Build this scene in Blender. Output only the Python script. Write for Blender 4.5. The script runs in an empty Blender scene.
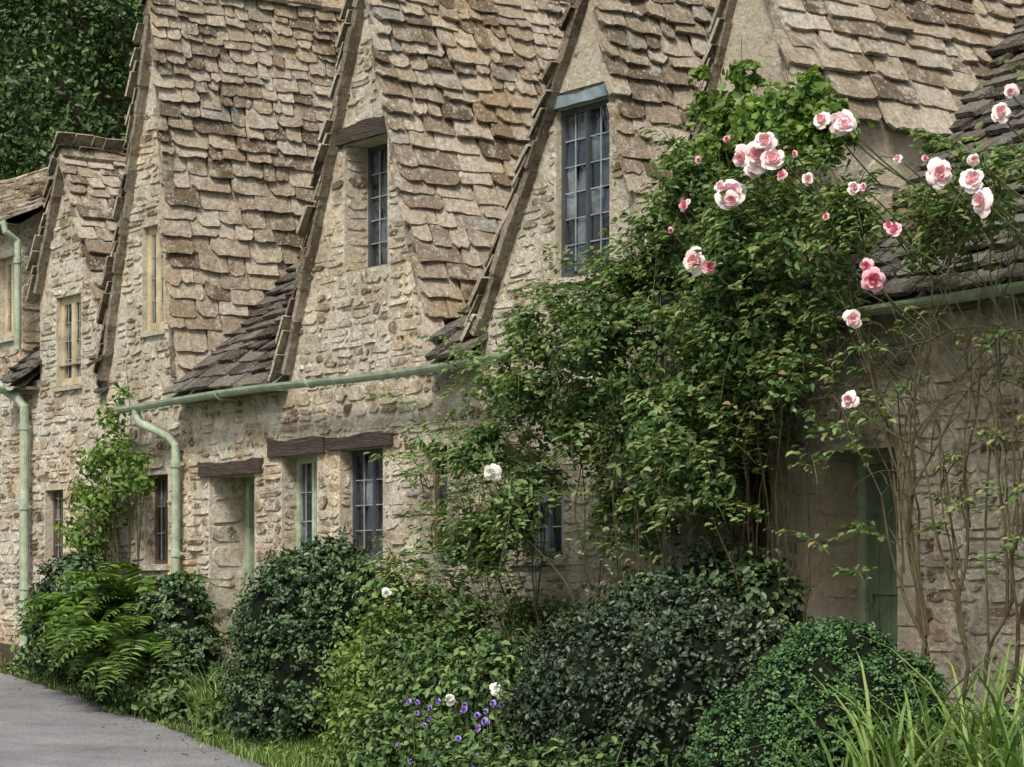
import bpy, math, random
import numpy as np
from mathutils import Vector
random.seed(7); rng=np.random.default_rng(11)
S=bpy.context.scene
S.view_settings.view_transform='Standard'; S.view_settings.look='None'; S.view_settings.exposure=0
R=random.uniform

# ---------------------------------------------------------------- materials
def newmat(name):
    m=bpy.data.materials.new(name); m.use_nodes=True
    nt=m.node_tree; nt.nodes.clear()
    out=nt.nodes.new('ShaderNodeOutputMaterial')
    b=nt.nodes.new('ShaderNodeBsdfPrincipled')
    nt.links.new(b.outputs[0],out.inputs[0])
    return m,nt,b,out
def node(nt,t,**kw):
    n=nt.nodes.new(t)
    for k,v in kw.items():
        if k in n.inputs.keys(): n.inputs[k].default_value=v
        else: setattr(n,k,v)
    return n
def coords(nt,scale=(1,1,1)):
    tc=nt.nodes.new('ShaderNodeTexCoord'); mp=nt.nodes.new('ShaderNodeMapping')
    mp.inputs['Scale'].default_value=scale
    nt.links.new(tc.outputs['Object'],mp.inputs[0]); return mp.outputs[0]
def noise(nt,vec,scale,detail=5,rough=.6):
    n=node(nt,'ShaderNodeTexNoise',Scale=scale,Detail=detail,Roughness=rough)
    nt.links.new(vec,n.inputs['Vector']); return n.outputs[0]
def ramp(nt,fac,stops,interp='LINEAR'):
    r=nt.nodes.new('ShaderNodeValToRGB'); cr=r.color_ramp; cr.interpolation=interp
    while len(cr.elements)>1: cr.elements.remove(cr.elements[0])
    for i,(p,c) in enumerate(stops):
        e=cr.elements[0] if i==0 else cr.elements.new(p)
        e.position=p
        if not hasattr(c,'__len__'): c=(c,c,c)
        e.color=(*c,1)
    nt.links.new(fac,r.inputs[0]); return r.outputs[0]
def mix(nt,fac,a,b,mode='MIX'):
    m=nt.nodes.new('ShaderNodeMix'); m.data_type='RGBA'; m.blend_type=mode
    for i,v in ((0,fac),(6,a),(7,b)):
        if isinstance(v,(int,float)): m.inputs[i].default_value=v
        elif isinstance(v,tuple): m.inputs[i].default_value=(*v,1)
        else: nt.links.new(v,m.inputs[i])
    return m.outputs[2]
def bump(nt,b,h,strength,dist,prev=None):
    n=node(nt,'ShaderNodeBump',Strength=strength,Distance=dist)
    nt.links.new(h,n.inputs['Height'])
    if prev: nt.links.new(prev,n.inputs['Normal'])
    nt.links.new(n.outputs[0],b.inputs['Normal']); return n.outputs[0]
def attr(nt,name='rnd'):
    a=nt.nodes.new('ShaderNodeAttribute'); a.attribute_name=name; return a.outputs['Fac']

def stone_mat(name,stops,lime=(.55,.51,.43),lime_lo=.5,dark=(.10,.09,.07),dark_lo=.56,lich=(.5,.48,.42),lich_lo=.62,rough=.9,var=(.45,1.45),limeamt=.85,lsc=2.3,tint=None,moss=None,moss_lo=.6):
    m,nt,b,_=newmat(name); v=coords(nt)
    c=ramp(nt,attr(nt),stops)
    if lime: c=mix(nt,ramp(nt,noise(nt,v,lsc,7,.78),[(lime_lo-.04,0),(lime_lo+.08,limeamt)]),c,lime)
    c=mix(nt,1.0,c,ramp(nt,noise(nt,v,19,6,.78),[(.28,var[0]),(.72,var[1])]),'MULTIPLY')
    if tint: c=mix(nt,1.0,c,ramp(nt,noise(nt,v,.75,4,.6),[(.3,tint[0]),(.5,(1,1,1)),(.7,tint[1])]),'MULTIPLY')
    c=mix(nt,ramp(nt,noise(nt,v,5.1,7,.8),[(dark_lo,0),(dark_lo+.1,.85)]),c,dark)
    if moss: c=mix(nt,ramp(nt,noise(nt,v,1.4,6,.75),[(moss_lo,0),(moss_lo+.08,.75)]),c,moss)
    c=mix(nt,ramp(nt,noise(nt,v,36,3,.6),[(lich_lo,0),(lich_lo+.04,.85)]),c,lich)
    nt.links.new(c,b.inputs['Base Color']); b.inputs['Roughness'].default_value=rough
    b.inputs['Specular IOR Level'].default_value=.15
    bump(nt,b,noise(nt,v,24,6,.78),1.0,.045)
    return m
M={}
TW=((1.16,1.0,.80),(.90,.90,.87))
M['stone']=stone_mat('rubble_limestone',[(0,(.13,.092,.055)),(.18,(.28,.21,.13)),(.4,(.46,.375,.255)),(.72,(.58,.50,.37)),(.9,(.66,.595,.47)),(1,(.32,.30,.26))],lime=(.78,.73,.61),lime_lo=.49,dark=(.12,.10,.07),dark_lo=.565,lich=(.80,.76,.66),tint=TW,lich_lo=.63)
M['mortar']=stone_mat('lime_mortar',[(0,(.52,.455,.345)),(1,(.52,.455,.345))],lime=(.76,.71,.59),lime_lo=.47,dark=(.15,.125,.085),dark_lo=.56,tint=TW)
M['ashlar']=stone_mat('dressed_limestone',[(0,(.56,.47,.31)),(1,(.72,.63,.46))],lime=(.74,.68,.55),lime_lo=.56,dark=(.24,.19,.125),dark_lo=.59,var=(.75,1.2))
M['render']=stone_mat('weathered_render',[(0,(.54,.475,.35)),(1,(.62,.55,.42))],lime=(.70,.65,.53),dark=(.22,.18,.125),dark_lo=.58,var=(.65,1.25))
SL=[(0,(.14,.108,.075)),(.15,(.26,.205,.145)),(.4,(.41,.335,.24)),(.65,(.53,.45,.335)),(.85,(.64,.56,.44)),(1,(.32,.30,.26))]
M['slate']=stone_mat('stone_slates',SL,lime=(.62,.57,.47),lime_lo=.54,dark=(.075,.06,.042),dark_lo=.57,lich=(.78,.74,.63),lich_lo=.62,lsc=4.5,tint=((.9,.80,.64),(1.05,1.03,1.0)),moss=(.145,.125,.06),moss_lo=.6)
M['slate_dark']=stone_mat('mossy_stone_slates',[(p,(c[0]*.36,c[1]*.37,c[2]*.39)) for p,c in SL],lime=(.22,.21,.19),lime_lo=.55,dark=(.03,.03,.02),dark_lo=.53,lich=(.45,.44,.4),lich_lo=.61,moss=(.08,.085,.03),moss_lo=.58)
M['verge']=stone_mat('verge_bedding',[(0,(.19,.155,.11)),(1,(.40,.34,.26))],lime=(.46,.42,.33),lime_lo=.53,dark=(.06,.055,.035),dark_lo=.54)

def paint(name,col,rough=.5,chip=(.2,.17,.12),chip_lo=.64):
    m,nt,b,_=newmat(name); v=coords(nt)
    c=mix(nt,1.0,col,ramp(nt,noise(nt,v,6,5),[(.3,.6),(.7,1.25)]),'MULTIPLY')
    c=mix(nt,ramp(nt,noise(nt,v,28,6,.7),[(chip_lo,0),(chip_lo+.05,.8)]),c,chip)
    nt.links.new(c,b.inputs['Base Color']); b.inputs['Roughness'].default_value=rough
    bump(nt,b,noise(nt,v,40,4),.3,.004); return m
M['green_paint']=paint('sage_green_paint',(.34,.41,.29),.55,chip_lo=.58)
M['door_green']=paint('faded_green_door_paint',(.15,.21,.13),.55)
M['cream_paint']=paint('cream_joinery',(.50,.42,.26),.6,chip_lo=.58)
M['blue_paint']=paint('blue_grey_paint',(.19,.24,.27),.6)
M['frame_dark']=paint('dark_iron_casement',(.055,.06,.065),.5)
M['lead']=paint('lead_cames',(.27,.30,.32),.55)
M['frame_brown']=paint('weathered_brown_joinery',(.10,.065,.04),.7)
def wood():
    m,nt,b,_=newmat('weathered_oak'); v=coords(nt,(1.5,12,14))
    c=ramp(nt,noise(nt,v,3,7,.7),[(.3,(.02,.014,.01)),(.6,(.065,.046,.034)),(.8,(.17,.14,.11))])
    nt.links.new(c,b.inputs['Base Color']); b.inputs['Roughness'].default_value=.85
    bump(nt,b,noise(nt,v,5,6),.9,.03); return m
M['oak']=wood()
def glass():
    m,nt,b,_=newmat('old_window_glass'); v=coords(nt)
    c=ramp(nt,attr(nt),[(0,(.008,.01,.012)),(.45,(.02,.026,.03)),(.8,(.07,.09,.10)),(1,(.16,.19,.20))])  # paler steps paint sky reflection into the pane colour
    c=mix(nt,1.0,c,ramp(nt,noise(nt,v,4,4),[(.35,.4),(.65,1.5)]),'MULTIPLY')
    nt.links.new(c,b.inputs['Base Color']); b.inputs['Roughness'].default_value=.07
    b.inputs['IOR'].default_value=1.9
    bump(nt,b,noise(nt,v,9,2),.4,.02); return m
M['glass']=glass()
m,nt,b,_=newmat('dark_interior'); b.inputs['Base Color'].default_value=(.012,.011,.01,1); M['dark']=m

def leafmat(name,cols,trans=.25,rough=.5,spec=.3,tt=(1.3,1.5,.6)):
    m,nt,b,out=newmat(name)
    n=len(cols); c=ramp(nt,attr(nt),[(i/(n-1),cc) for i,cc in enumerate(cols)])
    nt.links.new(c,b.inputs['Base Color']); b.inputs['Roughness'].default_value=rough; b.inputs['Specular IOR Level'].default_value=spec
    if trans>0:
        t=nt.nodes.new('ShaderNodeBsdfTranslucent'); nt.links.new(mix(nt,1.0,c,tt,'MULTIPLY'),t.inputs[0])
        ms=nt.nodes.new('ShaderNodeMixShader'); ms.inputs[0].default_value=trans
        nt.links.new(b.outputs[0],ms.inputs[1]); nt.links.new(t.outputs[0],ms.inputs[2]); nt.links.new(ms.outputs[0],out.inputs[0])
    return m
M['rose_leaf']=leafmat('rose_leaves',[(.018,.042,.014),(.042,.09,.028),(.08,.145,.042),(.14,.21,.07),(.22,.29,.11),(.24,.18,.085)],.22)
M['vine_leaf']=leafmat('vine_leaves',[(.055,.11,.022),(.12,.20,.042),(.24,.33,.08)],.3)
M['dark_leaf']=leafmat('dark_shrub_leaves',[(.014,.032,.014),(.032,.068,.024),(.06,.11,.038),(.12,.18,.065)],0,.45,.4)
M['purple_leaf']=leafmat('dusky_shrub_leaves',[(.009,.018,.009),(.021,.04,.018),(.04,.068,.029),(.085,.115,.058)],0,.42,.45)
M['box_leaf']=leafmat('box_leaves',[(.018,.05,.017),(.045,.10,.032),(.08,.165,.05),(.14,.24,.08)],0,.5,.3)
M['light_leaf']=leafmat('fresh_garden_leaves',[(.04,.08,.018),(.10,.165,.036),(.19,.27,.06),(.30,.36,.12)],.25)
M['mid_leaf']=leafmat('garden_leaves',[(.022,.048,.015),(.05,.10,.028),(.10,.165,.045),(.19,.26,.08)],0)
M['fern_leaf']=leafmat('fern_fronds',[(.035,.075,.016),(.10,.18,.038),(.21,.31,.07)],.25)
M['grass_blade']=leafmat('grass_blades',[(.06,.12,.025),(.13,.22,.045),(.28,.36,.12)],.2)
M['tree_leaf']=leafmat('tree_leaves',[(.014,.03,.009),(.038,.078,.02),(.08,.14,.036),(.15,.22,.06)],0)
M['pink']=leafmat('pink_petals',[(.84,.48,.50),(.90,.65,.66),(.93,.81,.80)],.2,.6,.2,(1,.92,.93))
M['hotpink']=leafmat('deep_pink_petals',[(.66,.18,.28),(.80,.36,.43),(.87,.52,.57)],.2,.6,.2,(1,.9,.92))
M['white']=leafmat('white_petals',[(.75,.76,.66),(.85,.85,.80),(.86,.85,.8)],.2,.6,.2,(1,1,.95))
M['violet']=leafmat('violet_petals',[(.14,.07,.4),(.25,.14,.55),(.4,.28,.65)],.2,.6,.2,(1,1,1))
def simple(name,a,bb,scale,rough=.9,bs=.5,bd=.02):
    m,nt,b,_=newmat(name); v=coords(nt)
    c=ramp(nt,noise(nt,v,scale,6,.68),[(.3,a),(.7,bb)])
    nt.links.new(c,b.inputs['Base Color']); b.inputs['Roughness'].default_value=rough; b.inputs['Specular IOR Level'].default_value=.2
    bump(nt,b,noise(nt,v,scale*4,5,.7),bs,bd); return m
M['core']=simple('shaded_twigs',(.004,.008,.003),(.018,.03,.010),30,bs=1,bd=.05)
M['bark']=simple('bark',(.05,.035,.022),(.14,.10,.065),12,bs=.8)
M['cane']=simple('rose_canes',(.04,.034,.02),(.12,.10,.055),9)
M['green_stem']=simple('green_stems',(.06,.09,.03),(.12,.15,.05),9)
M['soil']=simple('garden_soil',(.025,.018,.012),(.07,.052,.035),6,bs=.9,bd=.04)
M['grassland']=simple('meadow_turf',(.03,.06,.015),(.07,.12,.03),3)
M['hill']=simple('wooded_slope',(.008,.016,.005),(.03,.055,.015),.8,bs=1,bd=.5)
def asphalt():
    m,nt,b,_=newmat('worn_asphalt'); v=coords(nt)
    c=ramp(nt,noise(nt,v,.9,7,.72),[(.3,(.15,.148,.15)),(.55,(.24,.237,.238)),(.75,(.32,.315,.31))])
    c=mix(nt,1.0,c,ramp(nt,noise(nt,v,45,4,.75),[(.3,.5),(.7,1.45)]),'MULTIPLY')
    c=mix(nt,ramp(nt,noise(nt,v,3.2,6,.7),[(.6,0),(.72,.5)]),c,(.11,.095,.07))
    vo=node(nt,'ShaderNodeTexVoronoi',Scale=.4); vo.feature='DISTANCE_TO_EDGE'
    d=nt.nodes.new('ShaderNodeVectorMath'); d.operation='ADD'
    nz=node(nt,'ShaderNodeTexNoise',Scale=2.5,Detail=6); nt.links.new(v,nz.inputs[0])
    nt.links.new(v,d.inputs[0]); nt.links.new(nz.outputs['Color'],d.inputs[1]); nt.links.new(d.outputs[0],vo.inputs['Vector'])
    c=mix(nt,ramp(nt,vo.outputs['Distance'],[(0,.45),(.008,0)]),c,(.07,.065,.06))
    nt.links.new(c,b.inputs['Base Color']); b.inputs['Roughness'].default_value=.7
    bump(nt,b,noise(nt,v,70,4),.9,.02); return m
M['asphalt']=asphalt()

# ---------------------------------------------------------------- mesh helpers
def empty(name):
    e=bpy.data.objects.new(name,None); S.collection.objects.link(e); return e
def np_mesh(name,V,F,mat,rnd=None,parent=None,smooth=False):
    me=bpy.data.meshes.new(name); k=F.shape[1]
    me.vertices.add(len(V)); me.vertices.foreach_set('co',np.asarray(V,dtype=np.float32).ravel())
    me.loops.add(F.size); me.polygons.add(len(F))
    me.loops.foreach_set('vertex_index',F.astype(np.int32).ravel())
    me.polygons.foreach_set('loop_start',np.arange(0,F.size,k,dtype=np.int32))
    me.update(calc_edges=True)
    if rnd is not None:
        a=me.attributes.new('rnd','FLOAT','FACE'); a.data.foreach_set('value',np.asarray(rnd,dtype=np.float32))
    me.materials.append(mat)
    if smooth: me.polygons.foreach_set('use_smooth',np.ones(len(F),dtype=bool))
    me.validate()
    o=bpy.data.objects.new(name,me); S.collection.objects.link(o)
    if parent: o.parent=parent
    return o
class Acc:
    def __init__(s): s.v=[];s.f=[];s.r=[]
    def add(s,vs,fs,r=None):
        n=len(s.v); s.v.extend([tuple(p) for p in vs]); s.f.extend([tuple(i+n for i in f) for f in fs])
        r=random.random() if r is None else r
        s.r.extend([r]*len(fs))
    def box(s,x0,x1,y0,y1,z0,z1,r=None,j=0):
        vs=[(x+R(-j,j),y+R(-j,j),z+R(-j,j)) for x in (x0,x1) for y in (y0,y1) for z in (z0,z1)]
        s.add(vs,[(0,1,3,2),(4,6,7,5),(0,4,5,1),(2,3,7,6),(0,2,6,4),(1,5,7,3)],r)
    def obox(s,O,A,B,C,r=None):
        O,A,B,C=map(Vector,(O,A,B,C))
        vs=[O+A*i+B*j+C*k for i in (0,1) for j in (0,1) for k in (0,1)]
        s.add(vs,[(0,1,3,2),(4,6,7,5),(0,4,5,1),(2,3,7,6),(0,2,6,4),(1,5,7,3)],r)
    def beam(s,x0,x1,y0,y1,z0,z1,n=9,j=.008):
        vs=[]
        for i in range(n+1):
            x=x0+(x1-x0)*i/n; b=.012*math.sin(i*.9+x0)
            for (y,z) in ((y0,z0),(y1,z0),(y1,z1),(y0,z1)):
                vs.append((x+(R(-j,j) if i in (0,n) else 0),y+(R(-j,j) if y==y0 else 0),z+(R(-j,j)+b if z==z1 else R(0,.003))))
        fs=[(0,1,2,3),(n*4,n*4+1,n*4+2,n*4+3)]
        for i in range(n):
            for k in range(4): fs.append((i*4+k,i*4+(k+1)%4,i*4+4+(k+1)%4,i*4+4+k))
        s.add(vs,fs)
    def tube(s,pts,rad,n=6,r=None,cap=True):
        pts=[Vector(p) for p in pts]; rings=[]
        if not hasattr(rad,'__len__'): rad=[rad]*len(pts)
        up=Vector((.31,.17,.93))
        for i,p in enumerate(pts):
            d=(pts[min(i+1,len(pts)-1)]-pts[max(i-1,0)]).normalized()
            a=d.cross(up)
            if a.length<.05: a=d.cross(Vector((1,0,0)))
            a.normalize(); b=d.cross(a)
            rings.append([p+(a*math.cos(t)+b*math.sin(t))*rad[i] for t in [2*math.pi*k/n for k in range(n)]])
        vs=[q for rg in rings for q in rg]; fs=[]
        for i in range(len(pts)-1):
            for k in range(n):
                k2=(k+1)%n; fs.append((i*n+k,i*n+k2,(i+1)*n+k2,(i+1)*n+k))
        if cap: fs.append(tuple(range(n))); fs.append(tuple(range((len(pts)-1)*n,len(pts)*n)))
        s.add(vs,fs,r)
    def build(s,name,mat,parent=None,smooth=False):
        me=bpy.data.meshes.new(name); me.from_pydata(s.v,[],s.f)
        a=me.attributes.new('rnd','FLOAT','FACE'); a.data.foreach_set('value',np.array(s.r,dtype=np.float32))
        me.materials.append(mat)
        if smooth: me.polygons.foreach_set('use_smooth',np.ones(len(s.f),dtype=bool))
        me.update()
        o=bpy.data.objects.new(name,me); S.collection.objects.link(o)
        if parent: o.parent=parent
        return o
def nrm(a): return a/np.maximum(np.linalg.norm(a,axis=1,keepdims=True),1e-6)
def leaves(name,P,N,size,mat,parent=None,A=None,aspect=.55,rnd=None,fold=.3,center=True):
    n=len(P); P=np.asarray(P,float); N=nrm(np.asarray(N,float))
    if A is None: A=rng.normal(size=(n,3)); A[:,2]-=.3
    A=nrm(A-N*np.sum(A*N,axis=1,keepdims=True)); B=np.cross(N,A)
    L=(size*rng.uniform(.55,1.35,n))[:,None] if not hasattr(size,'__len__') else np.asarray(size)[:,None]
    W=L*aspect
    b0=P-A*L*.5 if center else P
    up=N*W*fold*.5
    V=np.stack([b0, b0+A*L*.28+B*W*.46+up, b0+A*L*.68+B*W*.40+up, b0+A*L-N*L*.12, b0+A*L*.68-B*W*.40+up, b0+A*L*.28-B*W*.46+up],axis=1).reshape(-1,3)
    i=np.arange(n)[:,None]*6
    F=np.stack([i+np.array([0,1,2,3]),i+np.array([0,3,4,5])],axis=1).reshape(-1,4)
    r=rng.random(n) if rnd is None else rnd
    return np_mesh(name,V,F,mat,np.repeat(r,2),parent)
def clumps(cl,n,sub=.28,per=22,flat=1.0,inner=.35):
    cl=np.array([(c if len(c)==5 else (*c,c[3])) for c in cl],float)
    w=cl[:,3]**2; w/=w.sum(); k=max(1,n//per)
    idx=rng.choice(len(cl),k,p=w); d=nrm(rng.normal(size=(k,3)))
    rad=rng.uniform(inner,1.08,k)**.6
    rr=np.stack([cl[idx,3],cl[idx,3]*flat,cl[idx,4]],1)
    c0=cl[idx,:3]+d*rad[:,None]*rr
    sr=sub*cl[idx,3]*rng.uniform(.5,1.3,k)
    P=np.repeat(c0,per,0)+rng.normal(size=(k*per,3))*np.repeat(sr,per)[:,None]*.6*np.array([1,1,.7])
    N=nrm(P-np.repeat(cl[idx,:3],per,0))*.7+np.array([0,-.1,.6])+rng.normal(size=(k*per,3))*.55
    tone=np.clip(np.repeat(rng.random(k),per)*.6+rng.random(k*per)*.5-.05,0,1)
    return P,N,tone
def gaps(P,f=5.0,th=-.45):
    q=P*f
    v=np.sin(q[:,0]+1.3*np.sin(q[:,2]*.7))*np.sin(q[:,2]*1.2+1.1*np.sin(q[:,0]*.6+q[:,1]))+.5*np.sin(q[:,1]*1.7+q[:,2]*2.1)*np.sin(q[:,0]*2.3)
    return v+rng.normal(0,.12,len(P))>th
def lumpy(name,c,r,rz,mat,parent,amp=.12,seg=40):
    th=np.linspace(0,2*np.pi,seg,endpoint=False); ph=np.linspace(0,np.pi,seg//2)
    T,Pp=np.meshgrid(th,ph); D=np.stack([np.cos(T)*np.sin(Pp),np.sin(T)*np.sin(Pp),np.cos(Pp)],-1)
    a=1+amp*(np.sin(D[...,0]*5+c[0]*3)*np.sin(D[...,1]*6+1)+.6*np.sin(D[...,2]*9+c[1]*5)*np.sin(D[...,0]*8))
    V=np.array(c)+D*a[...,None]*np.array([r,r,rz]); V=V.reshape(-1,3)
    F=[]
    for i in range(seg//2-1):
        for j in range(seg): F.append((i*seg+j,i*seg+(j+1)%seg,(i+1)*seg+(j+1)%seg,(i+1)*seg+j))
    return np_mesh(name,V,np.array(F),mat,np.zeros(len(F)),parent,True)
def bez(a,b,c,n=8):
    a,b,c=Vector(a),Vector(b),Vector(c)
    return [a*(1-t)**2+b*2*t*(1-t)+c*t*t for t in [i/(n-1) for i in range(n)]]

# ---------------------------------------------------------------- ground
GX=[-300,-14,-11,0,3,300]; GZ=[.15,.15,0,-.6,-.75,-.76]
def g(x): return float(np.interp(x,GX,GZ))
EX=[-60,-11,-4.9,-.6,6,14,60]; EY=[-.35,-.25,-1.15,-2.05,-3.4,-5,-12]
def edge(x): return float(np.interp(x,EX,EY))
a=Acc(); xs=GX
for i in range(len(xs)-1):
    a.add([(xs[i],-300,GZ[i]),(xs[i+1],-300,GZ[i+1]),(xs[i+1],300,GZ[i+1]),(xs[i],300,GZ[i])],[(0,1,2,3)],.5)
a.build('ground',M['grassland'])
xs=sorted(set([-60,-14,-11,0,3,60]+[-14+.25*i for i in range(112)]))
a=Acc()
for i in range(len(xs)-1):
    x0,x1=xs[i],xs[i+1]
    w=lambda x: .05*math.sin(x*5.1)+.04*math.sin(x*11.3+1)
    a.add([(x0,edge(x0)-4.3,g(x0)+.006),(x1,edge(x1)-4.3,g(x1)+.006),(x1,edge(x1)+w(x1)+.1,g(x1)+.006),(x0,edge(x0)+w(x0)+.1,g(x0)+.006)],[(0,1,2,3)],.5)
a.build('road',M['asphalt'])
def bedz(x,y):
    e=edge(x); t=max(0,min(1,(y-e)/max(.2,min(1.3,-e)))); 
    return g(x)+.01+.28*t*t*(3-2*t)+.02*math.sin(x*7)*math.sin(y*9)*t
a=Acc(); nx,ny=110,14; vs=[]
for i in range(nx+1):
    x=-11+25*i/nx
    for j in range(ny+1):
        y=edge(x)+(0-edge(x))*j/ny+.03*math.sin(x*9)*(j==0); vs.append((x,y,bedz(x,y) if j else g(x)+.004))
fs=[(i*(ny+1)+j,(i+1)*(ny+1)+j,(i+1)*(ny+1)+j+1,i*(ny+1)+j+1) for i in range(nx) for j in range(ny)]
a.add(vs,fs,.5); a.build('garden_bed',M['soil'],smooth=True)
a=Acc(); n1,n2=30,16; vs=[]
for i in range(n1+1):
    t=i/n1; px=-95+t*130; py=2+t*58
    for j in range(n2+1):
        u=j/n2; h=30*math.sin(min(1,u*1.1)*math.pi/2)*(1+.15*math.sin(i*1.3+j))
        vs.append((px-u*22,py+u*30,.1+h if j else .05))
a.add(vs,[(i*(n2+1)+j,(i+1)*(n2+1)+j,(i+1)*(n2+1)+j+1,i*(n2+1)+j+1) for i in range(n1) for j in range(n2)],.5)
a.build('hill',M['hill'],smooth=True)

# ---------------------------------------------------------------- building tools
def clipiv(ivs,a0,a1):
    out=[]
    for (p,q) in ivs:
        if a1<=p or a0>=q: out.append((p,q)); continue
        if a0>p: out.append((p,a0))
        if a1<q: out.append((a1,q))
    return out
def stones(acc,x0,x1,z0,top,opens,pos,hmin=.05,hmax=.165,wmin=.06,wmax=.33,proud=(.001,.022),split=.5):
    z=z0
    while z<9:
        h=R(hmin,hmax); zt=z+h; ivs=[(x0,x1)]
        for o in opens:
            if o[2]<zt-.01 and o[3]>z+.01: ivs=clipiv(ivs,o[0],o[1])
        any_=False
        for (p,q) in ivs:
            x=p+R(0,.03)
            while x<q-.04:
                w=R(wmin,wmax)*(.7+.6*h/hmax)
                if x+w>q-.08: w=q-x
                if w>.04:
                    if min(top(x+.02),top(x+w-.02))>z+h*.5:
                        any_=True
                        parts=[(z,zt)]
                        if h>.1 and random.random()<split:
                            s_=z+h*R(.35,.65); parts=[(z,s_),(s_,zt)]
                        for (pz0,pz1) in parts:
                            if random.random()<.07: continue
                            hh=pz1-pz0; gp=R(.004,.018); zz0=pz0+R(0,.016); zz1=pz1-R(0,.016); ww=w-gp; xc=x+w/2
                            if zz1-zz0>.02:
                                jx=min(.045,ww*.28); jz=(zz1-zz0)*.32
                                base=[(x,zz0+jz),(x+jx*R(.5,1.6),zz0),(x+ww-jx*R(.5,1.6),zz0),(x+ww,zz0+jz*R(.5,1.4)),(x+ww,zz1-jz*R(.5,1.4)),(x+ww-jx*R(.5,1.6),zz1),(x+jx*R(.5,1.6),zz1),(x,zz1-jz)]
                                k1=min(.014,hh*.14); sl=R(-.05,.05); base=[(u+R(-.008,.008),v+R(-k1,k1)+sl*(u-xc)) for u,v in base]
                                cz=(zz0+zz1)/2; n=R(*proud); tl=R(-.01,.01); tm=R(-.007,.007)
                                v1=[pos(u,v,-.02) for u,v in base]
                                v2=[pos(xc+(u-xc)*(1-.012/max(.05,ww)*2),cz+(v-cz)*.8,n+tl*(u-xc)/w*2+tm*(v-cz)/hh*2) for u,v in base]
                                acc.add(v1+v2,[tuple(range(8,16))]+[(k,(k+1)%8,8+(k+1)%8,8+k) for k in range(8)])
                x+=w
        z=zt
        if not any_ and z>z0+1: break
def wall_sheet(acc,x0,x1,zb,top,opens,brk,pos):
    xs=sorted(set([x0,x1]+[b for b in brk if x0<b<x1]+[o[i] for o in opens for i in (0,1) if x0<o[i]<x1]))
    for a_,b_ in zip(xs[:-1],xs[1:]):
        if b_-a_<1e-4: continue
        m=(a_+b_)/2; e=1e-4
        iv=sorted([(o[2],o[3]) for o in opens if o[0]<m<o[1]]); z=zb
        for (p,q) in iv:
            acc.add([pos(a_,z,0),pos(b_,z,0),pos(b_,p,0),pos(a_,p,0)],[(0,1,2,3)],.5); z=q
        acc.add([pos(a_,z,0),pos(b_,z,0),pos(b_,top(b_-e),0),pos(a_,top(a_+e),0)],[(0,1,2,3)],.5)
def slates(acc,O,U,Vv,N,urange,vlen,keep,e0=.20,e1=.125,wr=(.15,.5),sag=.028):
    O,U,Vv,N=map(Vector,(O,U,Vv,N)); v=0.0
    while v<vlen:
        ex=(e0+(e1-e0)*v/max(vlen,.1))*R(.82,1.18); L=ex*1.75; u0,u1=urange(v)
        u=u0+R(-.05,.05)
        while u<u1:
            w=R(*wr)*(.75 if v>vlen*.6 else 1)
            c=O+U*(u+w/2)+Vv*(v+ex/2)
            if keep(c):
                th=R(.022,.048); j=lambda s:R(-s,s); vo=R(-.03,.03)
                ch=R(.004,.028) if random.random()<.75 else R(.03,.06); ch2=R(.004,.028) if random.random()<.75 else R(.03,.06); cw=min(w*.25,ch*1.1); cw2=min(w*.25,ch2*1.1)
                q=[(0,L),(0+j(.008),ch),(cw,j(.01)),(w*R(.36,.44),j(.015)),(w*R(.56,.68),j(.015)),(w-cw2,j(.01)),(w+j(.008),ch2),(w,L)]
                rot=R(-.035,.035)
                q=[(a_*(1-.018/w)+.004-b_*rot*.3,b_+vo+rot*(a_-w/2)) for a_,b_ in q]
                lift=th+R(.01,.038); tilt=R(-.024,.024)
                sg=sag*math.sin(u*1.3+v*2.1)+sag*.7*math.sin(u*3.1-v)
                vs=[];bt=[]
                for a_,b_ in q:
                    hgt=lift*(1-b_/L)+.004+tilt*(a_/w-.5)+sg
                    p=O+U*(u+a_)+Vv*(v+b_)+N*hgt
                    vs.append(p); bt.append(p-N*th)
                acc.add(vs+bt,[tuple(range(8))]+[(k,(k+1)%8,8+(k+1)%8,8+k) for k in range(8)])
            u+=w
        v+=ex

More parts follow.
